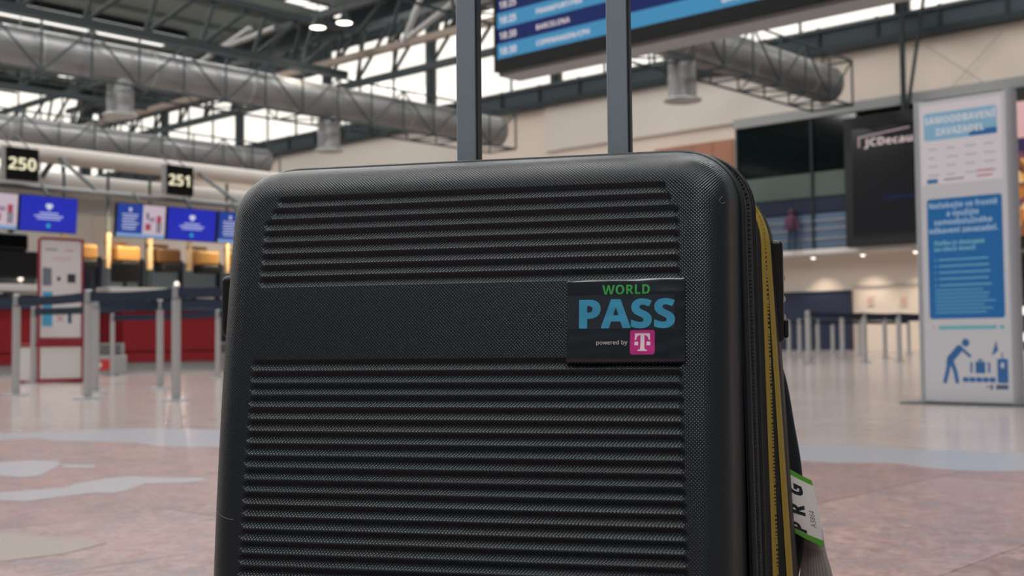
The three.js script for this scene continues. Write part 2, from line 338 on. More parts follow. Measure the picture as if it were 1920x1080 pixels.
function adScreen(name, label, pos, w, h, tex, gain, hang) {           // faces -x, hung from two posts
  const t = thing(name, label, 'display', pos, -Math.PI / 2);
  part('casing', rbox(-w / 2 - 0.35, w / 2 + 0.35, 0, h + 0.9, -0.45, -0.02, 0.04), mat('#0c0e10', 0.5), t);
  part('screen', new THREE.PlaneGeometry(w, h).translate(0, h / 2 + 0.45, 0), mat('#060607', 0.15, 0, { emissive: '#ffffff', emissiveMap: tex, emissiveIntensity: gain }), t);
  for (const b of [[0, w + 0.1, 0.04], [h + 0, w + 0.1, 0.04]]) part('bezel_strip', box(-b[1] / 2, b[1] / 2, b[0] + 0.4, b[0] + 0.46, -0.02, 0.02), blackPlastic, t);
  if (hang) { bar('hanging_post', t, [hang, h + 0.9, -0.2], [hang, 15.4 - pos[1], -0.2], 0.11, darkSteel); bar('brace', t, [hang + 0.15, h + 0.9, -0.2], [hang + 1.1, 14.6 - pos[1], -0.2], 0.07, darkSteel); }
  return t;
}
const adDark = canvasTex(512, 640, (c, w, h) => {
  c.fillStyle = '#1e1d20'; c.fillRect(0, 0, w, h);
  c.strokeStyle = '#d9b9bd'; c.lineWidth = 7; c.beginPath(); c.moveTo(38, 120); c.lineTo(38, 60); c.lineTo(300, 34); c.stroke();
  c.fillStyle = '#f6dcdc'; c.font = 'bold 62px sans-serif'; c.fillText('JCDecaux', 72, 118);
  c.fillStyle = '#1d2547'; c.fillRect(150, 420, 190, 22);
});
adScreen('advertising_display', 'black hanging advertising display with pale JCDecaux lettering', [43.95, 4.07, -19.9], 4.1, 4.25, adDark, 0.75, 0.05);
const adWarm = canvasTex(512, 512, (c, w, h) => {
  c.fillStyle = '#e8b6b4'; c.fillRect(0, 0, w, h * 0.28); c.fillStyle = '#3b2b52'; c.fillRect(0, h * 0.28, w, h * 0.2); c.fillStyle = '#8d5b3c'; c.fillRect(0, h * 0.45, w, h * 0.55);
  for (let k = 0; k < 160; k++) { c.fillStyle = ['#e9a35c', '#c7793f', '#5c3a2c', '#f1c58c', '#7a4a5a'][k % 5]; c.beginPath(); c.ellipse(rnd() * w, h * (0.42 + 0.58 * rnd()), 8 + 26 * rnd(), 6 + 18 * rnd(), rnd() * 3, 0, 7); c.fill(); }
});
adScreen('glowing_display', 'bright pink and orange advertising display beside the information stand', [43.95, 3.62, -13.5], 4.4, 4.9, adWarm, 0.85, 0);
const kiosk = thing('shop_kiosk', 'dark shop front with white sign and lit shelves under the glowing display', 'shop', [44.3, 0, -13.4], 0);
part('carcass', box(0, 1.4, 0, 3.5, -2.6, 4), mat('#22262a', 0.5), kiosk);
part('sign_board', box(-0.06, 0, 2.6, 3.3, -2.6, 4), blackPlastic, kiosk);
const signTex = canvasTex(512, 64, (c, w, h) => { c.fillStyle = '#0a0a0b'; c.fillRect(0, 0, w, h); c.fillStyle = '#efe6dc'; c.font = 'bold 52px sans-serif'; c.fillText('oo', 26, 50); });
part('lit_sign', new THREE.PlaneGeometry(6.2, 0.62).rotateY(-Math.PI / 2).translate(-0.065, 2.95, 0.7), mat('#000000', 0.4, 0, { emissive: '#ffffff', emissiveMap: signTex, emissiveIntensity: 0.9 }), kiosk);
for (const y of [0.3, 1.25]) part('shelf_light', box(-0.08, 0, y, y + 0.3, -2.4, 3.8), mat('#ffffff', 0.5, 0, { emissive: new THREE.Color(1, 0.92, 0.85), emissiveIntensity: 0.9 }), kiosk);
for (const y of [0.75, 1.75, 2.2]) part('shelf', box(-0.15, 0.05, y, y + 0.06, -2.4, 3.8), midSteel, kiosk);

// ------------------------------------------------------------ departure board (faces -x)
const rowsTex = canvasTex(2048, 600, (c, w, h) => {
  const R = 100, n = 6, list = [['18:20', 'LONDON/LHR', ''], ['18:20', 'PARIS/CDG', ''], ['18:25', 'COPENHAGEN', ''], ['18:25', 'FRANKFURT/FRA', ''], ['18:30', 'BARCELONA', ''], ['18:30', 'COPENHAGEN/CPH', 'GATE OPEN']];
  for (let k = 0; k < n; k++) {
    c.fillStyle = k % 2 ? '#4f9ccb' : '#232f68'; c.fillRect(0, k * R, w, R);
    c.fillStyle = '#fff0f2'; c.font = 'bold 60px sans-serif'; c.fillText(list[k][0], 18, k * R + 72); c.font = 'bold 47px sans-serif'; c.fillText(list[k][1], 330, k * R + 67);
    if (list[k][2]) c.fillText(list[k][2], 1680, k * R + 67);
  }
});
const dep = thing('departure_board', 'large blue departure board with flight rows hanging from the roof', 'display', [8.67, 3.16, -8.14], -Math.PI / 2);
part('casing', rbox(0, 7.2, 0, 1.6, -0.34, -0.01, 0.015), mat('#07090d', 0.5), dep);
part('underside_trim', box(0.02, 7.18, -0.035, 0.0, -0.34, -0.03), mat('#8b8d8d', 0.5), dep);
part('bezel', [box(0, 7.2, 0, 0.125, -0.01, 0.02), box(0, 0.03, 0.125, 1.6, -0.01, 0.02), box(3.22, 3.3, 0.125, 1.6, -0.01, 0.02)], blackPlastic, dep);
const rowMat = mat('#04060a', 0.25, 0, { emissive: '#ffffff', emissiveMap: rowsTex, emissiveIntensity: 0.78 });
part('screen', new THREE.PlaneGeometry(3.19, 0.935).translate(0.03 + 1.595, 0.125 + 0.4675, 0.0), rowMat, dep);
part('screen', new THREE.PlaneGeometry(3.86, 0.935).translate(3.3 + 1.93, 0.125 + 0.4675, 0.0), rowMat, dep);
part('header_panel', box(0.03, 7.17, 1.06, 1.57, -0.01, 0.005), mat('#1b2450', 0.4), dep);
for (const x of [0.6, 3.4, 6.4]) bar('suspension_rod', dep, [x, 1.6, -0.17], [x, 17.3, -0.17], 0.03, darkSteel);

// ------------------------------------------------------------ information stand (faces -x)
const standTex = canvasTex(560, 1800, (c, w, h) => {
  const Y = (m) => h * (1 - m / 2.17), blue = '#1f6fb4';
  c.fillStyle = '#cfd0d6'; c.fillRect(0, 0, w, h);
  c.fillStyle = '#e6e1e8'; c.fillRect(14, Y(2.14), w - 40, Y(1.56) - Y(2.14));
  const rr = (x, y, W, H, r, f) => { c.fillStyle = f; c.beginPath(); c.roundRect(x, y, W, H, r); c.fill(); };
  rr(36, Y(2.08), 470, Y(1.88) - Y(2.08), 16, '#8fbfe0');
  c.fillStyle = '#2f6fae'; c.fillRect(330, Y(1.925), 176, 36);
  c.fillStyle = '#f2f2f6'; c.textAlign = 'center'; c.font = 'bold 58px sans-serif'; c.fillText('SAMOODBAVENÍ', 270, Y(2.0)); c.fillText('ZAVAZADEL', 270, Y(1.915));
  c.fillStyle = '#9fb3cc'; c.font = '22px sans-serif';
  for (let k = 0; k < 4; k++) for (let j = 0; j < 4; j++) c.fillRect(60 + j * 120, Y(1.82) + k * 52, 46 + 30 * rnd(), 7);
  c.fillStyle = '#2d74a8'; c.fillRect(50, Y(1.60), 70, 26); c.fillStyle = '#c25a7c'; c.fillRect(370, Y(1.635), 110, 8); c.fillRect(370, Y(1.60), 100, 8); c.fillStyle = '#6b6f80'; c.fillRect(160, Y(1.595), 130, 8);
  rr(44, Y(1.455), 480, Y(0.59) - Y(1.455), 18, blue);
  c.fillStyle = '#bcd6ee'; c.font = 'bold 46px sans-serif';
  ['Nečekejte ve frontě', 'a využijte', 'samoobslužného', 'odbavení zavazadel.'].forEach((s, k) => c.fillText(s, 275, Y(1.385) + k * 50));
  c.textAlign = 'left'; c.fillStyle = '#8fd0dc'; c.font = 'bold 36px sans-serif';
  c.fillText('Služba je dostupná', 84, Y(1.12)); c.fillText('na všech letech', 84, Y(1.075));
  c.fillStyle = '#6fb2d2'; for (let k = 0; k < 5; k++) { c.fillRect(84, Y(1.02) + k * 38, 12, 10); c.fillRect(112, Y(1.02) + k * 38, 240 + 110 * rnd(), 10); }
  for (let k = 0; k < 7; k++) c.fillRect(84, Y(0.80) + k * 22, 300 + 90 * rnd(), 8);
  c.fillStyle = '#c7899a'; c.font = 'bold 34px sans-serif'; c.fillText('×', 60, Y(0.515)); c.fillStyle = '#6fb9c8'; c.fillRect(100, Y(0.54), 370, 22); c.fillRect(488, Y(0.54), 28, 22);
  // pictogram: traveller lifting a case on to the belt of a drop-off machine
  c.fillStyle = '#2f6aa6'; c.strokeStyle = '#2f6aa6'; c.lineCap = 'round'; c.lineJoin = 'round';
  const px = (X) => 90 + X, py = (Yy) => Y(0.46) + Yy;
  c.beginPath(); c.arc(px(182), py(34), 24, 0, 7); c.fill();
  c.lineWidth = 46; c.beginPath(); c.moveTo(px(140), py(70)); c.lineTo(px(82), py(130)); c.lineTo(px(78), py(150)); c.stroke();
  c.lineWidth = 18; c.beginPath(); c.moveTo(px(150), py(64)); c.lineTo(px(206), py(112)); c.stroke();
  c.lineWidth = 26; c.beginPath(); c.moveTo(px(72), py(150)); c.lineTo(px(62), py(200)); c.lineTo(px(44), py(262)); c.stroke();
  c.beginPath(); c.moveTo(px(92), py(150)); c.lineTo(px(112), py(205)); c.lineTo(px(122), py(262)); c.stroke();
  c.fillRect(px(240), py(145), 62, 68); c.fillRect(px(258), py(130), 26, 12); c.fillRect(px(208), py(148), 14, 62); c.fillRect(px(318), py(148), 14, 62);
  for (let k = 0; k < 5; k++) { c.beginPath(); c.roundRect(px(158 + k * 42), py(236), 38, 28, 8); c.fill(); }
  c.beginPath(); c.roundRect(px(376), py(128), 66, 140, 8); c.fill(); c.fillRect(px(404), py(92), 8, 40);
  c.beginPath(); c.moveTo(px(372), py(20)); c.lineTo(px(384), py(80)); c.lineTo(px(344), py(112)); c.fill();
  c.fillStyle = '#c9d3e0'; c.fillRect(px(398), py(150), 20, 30);
  c.fillStyle = '#b8567a'; c.fillRect(395, Y(0.115), 18, 10); c.fillStyle = '#4a6080'; c.fillRect(420, Y(0.125), 16, 28); c.fillRect(455, Y(0.125), 76, 26);
});
const stand = thing('information_stand', 'tall pale totem with blue luggage drop instructions and a traveller pictogram', 'sign stand', [8.33, 0, -3.33], -Math.PI / 2);
part('base_plate', rbox(-0.48, 0.40, 0, 0.012, -0.3, 0.06, 0.004), midSteel, stand);
part('core_panel', box(-0.31, 0.31, 0.02, 2.165, -0.12, -0.004), mat('#c6c8ce', 0.4), stand);
part('printed_face', new THREE.PlaneGeometry(0.62, 2.145).translate(0, 1.0925, 0), mat('#ffffff', 0.4, 0, { map: standTex, phys: { clearcoat: 0.5, clearcoatRoughness: 0.12 } }), stand);
for (const s of [-1, 1]) part('edge_profile', new THREE.CylinderGeometry(0.036, 0.036, 2.17, 24).scale(1, 1, 1.9).translate(s * 0.322, 1.09, -0.062), mat('#b3b6bd', 0.35, 0.35), stand);

// ------------------------------------------------------------ queue posts
function queuePost(x, z, label, group, to, r = 0.038) {
  const t = thing('queue_post', label, 'stanchion', [x, 0, z], 0, group);
  part('base', lathe([[0.001, 0.022], [0.075, 0.022], [0.122, 0.012], [0.126, 0.004], [0.126, 0], [0.001, 0]], 32), mat('#85878a', 0.4, 0.4), t);
  part('tube', new THREE.CylinderGeometry(r, r, 0.86, 24).translate(0, 0.45, 0), brushed, t);
  part('belt_head', lathe([[0.001, 0.985], [r * 0.75, 0.983], [r * 0.85, 0.97], [r * 0.9, 0.88], [r, 0.875], [r, 0.86], [0.001, 0.86]], 24), mat('#a5a6a8', 0.4, 0.35), t);
  if (to) {
    const dx = to[0] - x, dz = to[1] - z, L = Math.hypot(dx, dz), n = 12, sh = new THREE.Shape();
    const pts = []; for (let i = 0; i <= n; i++) pts.push([i / n * L, -0.015 * 4 * (i / n) * (1 - i / n)]);
    pts.forEach(([a, b], i) => (i ? sh.lineTo(a, b) : sh.moveTo(a, b))); pts.slice().reverse().forEach(([a, b]) => sh.lineTo(a, b - 0.085));
    part('belt', new THREE.ExtrudeGeometry(sh, { depth: 0.003, bevelEnabled: false }).rotateY(Math.atan2(-dz, dx)).translate(0, 0.965, 0), beltMat, t);
  }
}
const qa = 'steel queue post with navy belt in the lane before the red check-in desks', ga = 'queue posts before the check-in desks';
queuePost(5.3, -13.2, qa, ga, [5.36, -11.47]); queuePost(5.36, -11.47, qa, ga, [5.4, -10.14]); queuePost(5.4, -10.14, qa, ga, [5.61, -9.03]); queuePost(5.61, -9.03, qa, ga, [5.75, -7.6]); queuePost(5.75, -7.6, qa, ga, null);
queuePost(7.18, -14.88, qa, ga, [7.19, -11.9]); queuePost(6.26, -11.6, qa, ga, [7.19, -11.9]); queuePost(7.19, -11.9, qa, ga, [7.3, -9.4]); queuePost(7.3, -9.4, qa, ga, null);
queuePost(9.74, -17.52, qa, ga, [9.97, -14.94]); queuePost(9.97, -14.94, qa, ga, [10.1, -12.4]); queuePost(10.1, -12.4, qa, ga, null);
const qb = 'steel queue post standing before the navy partition in the open hall', gb = 'queue posts before the navy partition';
[[19.75, -10.8, [21.73, -10.68]], [21.73, -10.68, [22.84, -10.49]], [22.84, -10.49, [24.4, -10.2]], [24.4, -10.2, null], [23.73, -12.17, [26.36, -12.45]], [26.36, -12.45, [28.2, -12]], [28.2, -12, null], [27.67, -15.38, [29.38, -15.78]], [29.38, -15.78, [31.26, -15.51]], [29.36, -16.64, [32.3, -16.87]], [32.3, -16.87, null], [31.26, -15.51, [33.26, -14.98]], [33.26, -14.98, null]].forEach(([x, z, to]) => queuePost(x, z, qb, gb, to, 0.05));

// ------------------------------------------------------------ check-in desks (front faces +z at z = -18.8)
const desktop = mat('#cfcac6', 0.4);
for (let k = -1; k < 2; k++) {
  const x = 10.65 + 2.92 * k;
  const names = { '-1': 'behind the cabin bag gauge', 0: 'below the gold housings', 1: 'at the suitcase end of the row' };
  const t = thing('checkin_desk', 'red fronted check-in desk with grey plinth, ' + names[k], 'desk', [x, 0, -18.8], 0, 'check-in desks');
  part('plinth', box(0.02, 1.93, 0, 0.19, -0.78, -0.04), greyPaint, t);
  part('front_panel', box(0, 1.95, 0.385, 1.08, -0.05, 0), redPanel, t);
  part('kick_panel', box(0, 1.95, 0.19, 0.36, -0.05, 0), redPanel, t);
  part('backing_board', box(0.04, 1.91, 0.19, 1.08, -0.08, -0.05), redPanel, t);
  part('side_panel', box(0, 0.04, 0.19, 1.08, -0.8, -0.05), redPanel, t);
  part('side_panel', box(1.91, 1.95, 0.19, 1.08, -0.8, -0.05), redPanel, t);
  part('worktop', rbox(-0.04, 1.99, 1.08, 1.13, -0.84, 0.05, 0.012), mat('#223046', 0.5), t);
  part('raised_counter', rbox(-0.02, 1.97, 1.38, 1.5, -0.9, -0.4, 0.015), desktop, t);
  for (const sx of [0.1, 1.8]) part('counter_post', box(sx, sx + 0.06, 1.13, 1.38, -0.7, -0.64), midSteel, t);
  const sc = thing('baggage_scale', 'low pale baggage scale with red notice, ' + ['behind the queue posts and the gauge', 'between the gauge and the gold housings', 'at the suitcase end of the desk row'][k + 1], 'scale', [x - 0.95, 0, -18.9], 0, 'baggage scales');
  part('body', rbox(0, 0.92, 0, 0.32, -1.6, 0.3, 0.02), greyPaint, sc);
  part('belt', box(0.06, 0.86, 0.32, 0.335, -1.55, 0.25), blackPlastic, sc);
  part('side_wall', rbox(0.86, 0.93, 0.3, 0.52, -1.6, 0.2, 0.02), paleSteel, sc);
  part('notice', box(0.3, 0.68, 0.07, 0.25, 0.3, 0.308), mat('#c3383c', 0.5), sc);
  part('notice_symbol', new THREE.CylinderGeometry(0.045, 0.045, 0.004, 20).rotateX(Math.PI / 2).translate(0.4, 0.16, 0.31), whitePaint, sc);
  const s = thing('desk_monitor', 'black desk monitor back on the check-in counter, ' + names[k], 'monitor', [x + 0.4, 1.5, -19.45], 0, 'monitors on the check-in counters');
  part('foot', rbox(-0.12, 0.12, 0, 0.02, -0.08, 0.08, 0.006), blackPlastic, s); part('neck', box(-0.03, 0.03, 0.02, 0.14, -0.02, 0.02), blackPlastic, s); part('screen_back', rbox(-0.27, 0.27, 0.1, 0.44, -0.02, 0.03, 0.01), blackPlastic, s);
  const l = thing('counter_lamp', 'small warm lamp glowing on the check-in counter, ' + names[k], 'lamp', [x + 1.35, 1.5, -19.3], 0, 'counter lamps');
  part('stem', new THREE.CylinderGeometry(0.015, 0.02, 0.06, 12).translate(0, 0.03, 0), brushed, l); part('bulb', new THREE.SphereGeometry(0.045, 16, 12).translate(0, 0.095, 0), mat('#ffffff', 0.5, 0, { emissive: new THREE.Color(1, 0.8, 0.6), emissiveIntensity: 1.2 }), l);
  const pl = new THREE.PointLight(new THREE.Color(1, 0.8, 0.6), 1.2, 0, 2); pl.position.set(x + 1.35, 1.61, -19.3); pl.castShadow = true; scene.add(pl);
}
// gilded housings with spot lamps under the monitors
const gold = mat('#b98a4e', 0.45, 0.25), goldDark = mat('#5a3d20', 0.5, 0.2), cream = mat('#d2b48c', 0.5);
for (let k = 0; k < 5; k++) {
  const x = 10.35 + k * 0.85;
  const t = thing('gilded_housing', (k % 3 === 2 ? 'dark bronze' : 'bright gold') + ' bracket housing hanging ' + ['nearest the cabin bag gauge', 'second along from the cabin bag gauge', 'in the middle of the housing row', 'under the plain blue monitor by sign 251', 'next to the suitcase edge'][k], 'housing', [x, 1.92, -20.2], 0, 'gold housings under the monitors');
  part('box', rbox(0, 0.5, 0.1, 0.38, -0.2, 0.2, 0.06, 3), k % 3 === 2 ? goldDark : gold, t);
  part('visor', rbox(0.06, 0.46, -0.06, 0.1, -0.1, 0.26, 0.04, 3), blackPlastic, t);
  part('upright', box(-0.12, -0.04, -0.02, 0.62, -0.02, 0.06), cream, t);
  part('bracket', box(-0.12, 0.3, 0.4, 0.46, -0.02, 0.05), goldDark, t);
  part('drop_rod', box(-0.1, -0.06, 0.62, 1.75, 0, 0.04), midSteel, t);
  if (k % 3 === 1) { const pl = new THREE.SpotLight(new THREE.Color(1, 0.82, 0.55), 14, 0, 0.9, 0.7, 2); pl.position.set(x + 0.2, 3.0, -19.2); pl.target.position.set(x + 0.25, 2.1, -20.1); pl.castShadow = true; scene.add(pl, pl.target); }
}
for (const [x, w] of [[8.48, 0.95], [6.9, 0.8]]) { const t = thing('black_printer', (w > 0.9 ? 'wide black machine on the counter next to the cabin bag gauge' : 'narrow black machine on the counter past the wide one'), 'printer', [x, 1.605, -19.5], 0, 'black machines on the counter'); part('casing', rbox(0, w, 0, 0.45, -0.25, 0.25, 0.04), blackPlastic, t); part('cover', rbox(0.08, w - 0.2, 0.45, 0.75, -0.22, 0.2, 0.06), blackGloss, t); part('foot', box(0.1, w - 0.1, -0.1, 0, -0.2, 0.2), midSteel, t); }
// back partition of the desk island
const isl = thing('island_partition', 'navy partition with pale blue panes behind the check-in desks', 'partition', [4, 0, -24], 0);
part('board', box(0, 22, 0, 1.55, -0.1, 0.1), navy, isl);
for (let k = 0; k < 22; k++) { part('pane', box(k + 0.06, k + 0.94, 1.58, 2.35, -0.02, 0.02), mat(k % 5 === 3 ? '#1d2c4a' : '#7d8f9f', 0.3), isl); part('post', box(k - 0.05, k + 0.05, 1.55, 2.4, -0.06, 0.06), navy, isl); }
// overhead gantry
const gantry = thing('overhead_gantry', 'pale overhead canopy and tubes carrying the check-in signs', 'gantry', [4, 0, -21], 0);
part('canopy', [rbox(0, 24, 3.25, 3.75, -3, -0.3, 0.2, 4)], mat('#b7b4b0', 0.6), gantry);
part('tube', new THREE.CylinderGeometry(0.16, 0.16, 24, 24).rotateZ(Math.PI / 2).translate(12, 3.95, 0.2), mat('#c9c3bd', 0.45), gantry);
part('tube', new THREE.CylinderGeometry(0.05, 0.05, 24, 16).rotateZ(Math.PI / 2).translate(12, 3.12, 1.75), mat('#8f9294', 0.45, 0.4), gantry);
for (let k = 0; k < 9; k++) { const x = 0.6 + k * 2.92; bar('post', gantry, [x, 0, -1.6], [x, 3.3, -1.6], 0.06, midSteel); bar('arm', gantry, [x, 3.95, 0.2], [x, 3.14, 1.75], 0.035, midSteel); bar('arm', gantry, [x, 3.6, -0.4], [x, 3.95, 0.2], 0.05, midSteel); }

// number signs
function numberSign(x, text, label) {
  const t = thing('number_sign', label, 'sign', [x, 3.19, -19], 0, 'check-in number signs');
  const tex = canvasTex(256, 256, (c) => { c.fillStyle = '#070806'; c.fillRect(0, 0, 256, 256); c.fillStyle = '#fff3cf'; c.font = 'bold 138px sans-serif'; c.textAlign = 'center'; c.fillText(text, 128, 178); });
  part('casing', rbox(-0.28, 0.28, 0, 0.53, -0.14, -0.002, 0.012), mat('#0d0e0d', 0.5), t);
  part('side_trim', box(-0.3, -0.28, -0.01, 0.54, -0.14, 0), paleSteel, t);
  part('lit_sign_face', new THREE.PlaneGeometry(0.54, 0.51).translate(0, 0.265, 0), mat('#030303', 0.3, 0, { emissive: '#ffffff', emissiveMap: tex, emissiveIntensity: 1.1 }), t);
  for (const s of [-0.15, 0.15]) bar('hanger', t, [s, 0.53, -0.07], [s, 0.85, -0.6], 0.014, midSteel);
}
numberSign(8.96, '250', 'black square sign with glowing 250 over the cabin bag gauge'); numberSign(11.88, '251', 'black square sign with glowing 251 over the gold housings');

// hanging check-in monitors
const blueTex = canvasTex(512, 300, (c, w, h) => {
  c.fillStyle = '#2b35c4'; c.fillRect(0, 0, w, h); c.fillStyle = '#e8ecff';
  c.beginPath(); c.moveTo(230, 60); c.lineTo(282, 60); c.lineTo(290, 84); c.lineTo(256, 118); c.lineTo(222, 84); c.fill();
  c.fillStyle = '#c6cffa'; c.fillRect(170, 136, 172, 13); c.fillRect(126, 162, 260, 13); c.fillRect(150, 186, 212, 11);
  c.fillStyle = '#2fb7d8'; c.beginPath(); c.arc(256, 250, 19, 0, 7); c.fill();
});
const halfTex = canvasTex(512, 300, (c, w, h) => {
  c.fillStyle = '#2c49a8'; c.fillRect(0, 0, 270, h); c.fillStyle = '#d9dff5'; c.fillRect(120, 34, 30, 34); for (let k = 0; k < 6; k++) c.fillRect(50 + 8 * (k % 2), 92 + k * 26, 170 - 16 * (k % 3), 10);
  c.fillStyle = '#8fb2e0'; c.fillRect(0, 268, w, 32);
  c.fillStyle = '#d9c6d2'; c.fillRect(270, 0, 242, 268); c.fillStyle = '#b04a62'; c.fillRect(300, 170, 60, 60); c.fillRect(420, 90, 50, 70); c.fillStyle = '#2b4058'; c.fillRect(425, 160, 18, 90); c.fillRect(455, 160, 16, 90); c.fillRect(310, 70, 22, 60); c.fillStyle = '#a8889c'; c.fillRect(340, 110, 60, 40);
});
const screenFor = (tex) => mat('#05060a', 0.2, 0, { emissive: '#ffffff', emissiveMap: tex, emissiveIntensity: 0.8 });
const blueScreen = screenFor(blueTex), halfScreen = screenFor(halfTex);
[[7.95, 8.88, 1, 'split blue and pink check-in monitor above the black machines'], [8.9, 9.9, 0, 'plain blue check-in monitor above the cabin bag gauge'], [10.61, 11.57, 1, 'split blue and pink monitor above the brightest gold housing'], [11.6, 12.62, 0, 'plain blue monitor directly under number sign 251'], [12.66, 13.62, 1, 'split blue and pink monitor half hidden by the suitcase']].forEach(([x0, x1, half, where]) => {
  const w = x1 - x0, t = thing('hanging_monitor', where, 'monitor', [(x0 + x1) / 2, 2.36, -19], 0, 'hanging check-in monitors');
  t.rotation.x = 0.1;
  part('casing', rbox(-w / 2, w / 2, 0, 0.6, -0.09, -0.003, 0.012), mat('#15161a', 0.5), t);
  part('screen', new THREE.PlaneGeometry(w - 0.03, 0.57).translate(0, 0.3, 0), half ? halfScreen : blueScreen, t);
  bar('hanger', t, [0, 0.6, -0.05], [0, 0.78, -0.33], 0.03, midSteel);
});

// ------------------------------------------------------------ cabin bag gauge (white board in a red frame)
const gaugeTex = canvasTex(320, 700, (c, w, h) => {
  c.fillStyle = '#d6d1d3'; c.fillRect(0, 0, w, h); c.fillStyle = '#8d8f98'; c.fillRect(40, 60, 90, 14); c.fillStyle = '#c49aa4'; c.fillRect(190, 62, 70, 14); c.fillRect(80, 120, 160, 6); c.fillRect(90, 140, 140, 6);
  c.fillStyle = '#6f7684'; c.fillRect(18, 200, 70, 130); c.fillStyle = '#2f3540'; c.fillRect(130, 262, 26, 30); c.fillRect(210, 240, 64, 64); c.fillRect(196, 392, 34, 60);
  c.fillStyle = '#4aa3cc'; c.fillRect(18, 372, 78, 250); c.fillStyle = '#a8505c'; c.lineWidth = 8; c.strokeStyle = '#b06070'; c.beginPath(); c.moveTo(130, 540); c.lineTo(180, 590); c.moveTo(180, 540); c.lineTo(130, 590); c.stroke();
  c.fillStyle = '#2f4f70'; c.fillRect(215, 530, 30, 70);
});
const gauge = thing('cabin_bag_gauge', 'white cabin bag gauge with red frame and printed board', 'bag gauge', [7.5, 0, -14.8], 0.0);
part('board', rbox(-0.286, 0.286, 0.58, 1.86, -0.03, 0, 0.01), whitePaint, gauge);
part('printed_face', new THREE.PlaneGeometry(0.56, 1.25).translate(0, 1.22, 0.003), mat('#ffffff', 0.5, 0, { map: gaugeTex }), gauge);
const ringShape = new THREE.Shape(); { const w = 0.305, h0 = 0.02, h1 = 1.88, r = 0.06; ringShape.moveTo(-w, h0); ringShape.lineTo(w, h0); ringShape.lineTo(w, h1 - r); ringShape.quadraticCurveTo(w, h1, w - r, h1); ringShape.lineTo(-w + r, h1); ringShape.quadraticCurveTo(-w, h1, -w, h1 - r); const p = new THREE.Path(), v = 0.284; p.moveTo(-v, 0.06); p.lineTo(-v, 1.81); p.quadraticCurveTo(-v, 1.858, -v + 0.05, 1.858); p.lineTo(v - 0.05, 1.858); p.quadraticCurveTo(v, 1.858, v, 1.81); p.lineTo(v, 0.06); p.closePath(); ringShape.holes.push(p); }
part('red_frame', new THREE.ExtrudeGeometry(ringShape, { depth: 0.04, bevelEnabled: false }).translate(0, 0, -0.02), redPaint, gauge);
part('red_band', box(-0.284, 0.284, 0.47, 0.58, -0.03, 0.012), redPaint, gauge);
part('bin_front', box(-0.284, 0.284, 0.06, 0.47, -0.02, 0.005), whitePaint, gauge);
part('bin_side', box(-0.3, -0.27, 0.04, 0.47, -0.6, -0.02), whitePaint, gauge);
part('bin_side', box(0.27, 0.3, 0.04, 0.47, -0.6, -0.02), whitePaint, gauge);
part('bin_back', box(-0.3, 0.3, 0.04, 0.47, -0.63, -0.6), whitePaint, gauge);
for (const x of [-0.3, 0.3]) { bar('bin_tube', gauge, [x, 0.02, -0.62], [x, 0.5, -0.62], 0.02, redPaint); bar('bin_tube', gauge, [x, 0.5, -0.62], [x, 0.5, 0], 0.02, redPaint); bar('bin_tube', gauge, [x, 0.02, -0.62], [x, 0.02, 0], 0.02, redPaint); }

// ------------------------------------------------------------ suitcase
// own axes: x to its own right, y up, z out of the front face; the origin lies on the floor under the front face
const S = thing('suitcase', 'large black ribbed hard suitcase with yellow side zips and a travel badge', 'suitcase', [0.749, 0.002, -0.747], rad(-61.4));
const faceZ = (y) => 0.1024 * (0.6011 - y) - 0.186 * (y - 0.361) ** 2;      // the stuffed front leans out towards the bottom
const lean = (y, z) => z + faceZ(y) * Math.max(0, 1 + z / 0.26);
const weave = dataTex(128, (u, v) => {
  const n = 8, a = Math.sin(2 * Math.PI * n * (u + v)), b = Math.sin(2 * Math.PI * n * (u - v)), t = 0.5 + 0.25 * a + 0.25 * b; return [t, t, t];
}, false, [1 / 0.024, 1 / 0.024]);
const shellMat = mat('#17252c', 0.3, 0, { bumpMap: weave, bumpScale: 0.0005 });
const trimBlack = mat('#0b0d10', 0.5), fabricBlack = mat('#06080a', 0.9), tapeGrey = mat('#2b3135', 0.75), zipYellow = mat('#97822f', 0.65);
const PITCH = 0.0107, grooves = [];
for (let i = 0; i < 46; i++) {
  if (i >= 8 && i < 14) continue;
  const y = 0.6011 - PITCH * (i + (i >= 14 ? 0.05 : 0)) + 0.0016, hw = 0.1906 + 0.0191 * i * PITCH - (i === 0 ? 0.011 : i === 1 ? 0.006 : 0);
  if (y > 0.095) grooves.push([y, hw - 0.004]);
}
function grooveDepth(x, y) {
  let best = 0;
  for (const [gy, hw] of grooves) {
    const dy = y - gy; if (Math.abs(dy) > 0.0049) continue;
    const dx = Math.max(0, Math.abs(x) - hw), r = Math.hypot(dx, dy) / 0.0048;
    if (r < 1) { const q = 1.06 - Math.sqrt(r * r + 0.012), e = Math.min(1, (1 - r) / 0.18); best = Math.max(best, q * e * e * (3 - 2 * e)); }
  }
  return 0.0036 * best;
}
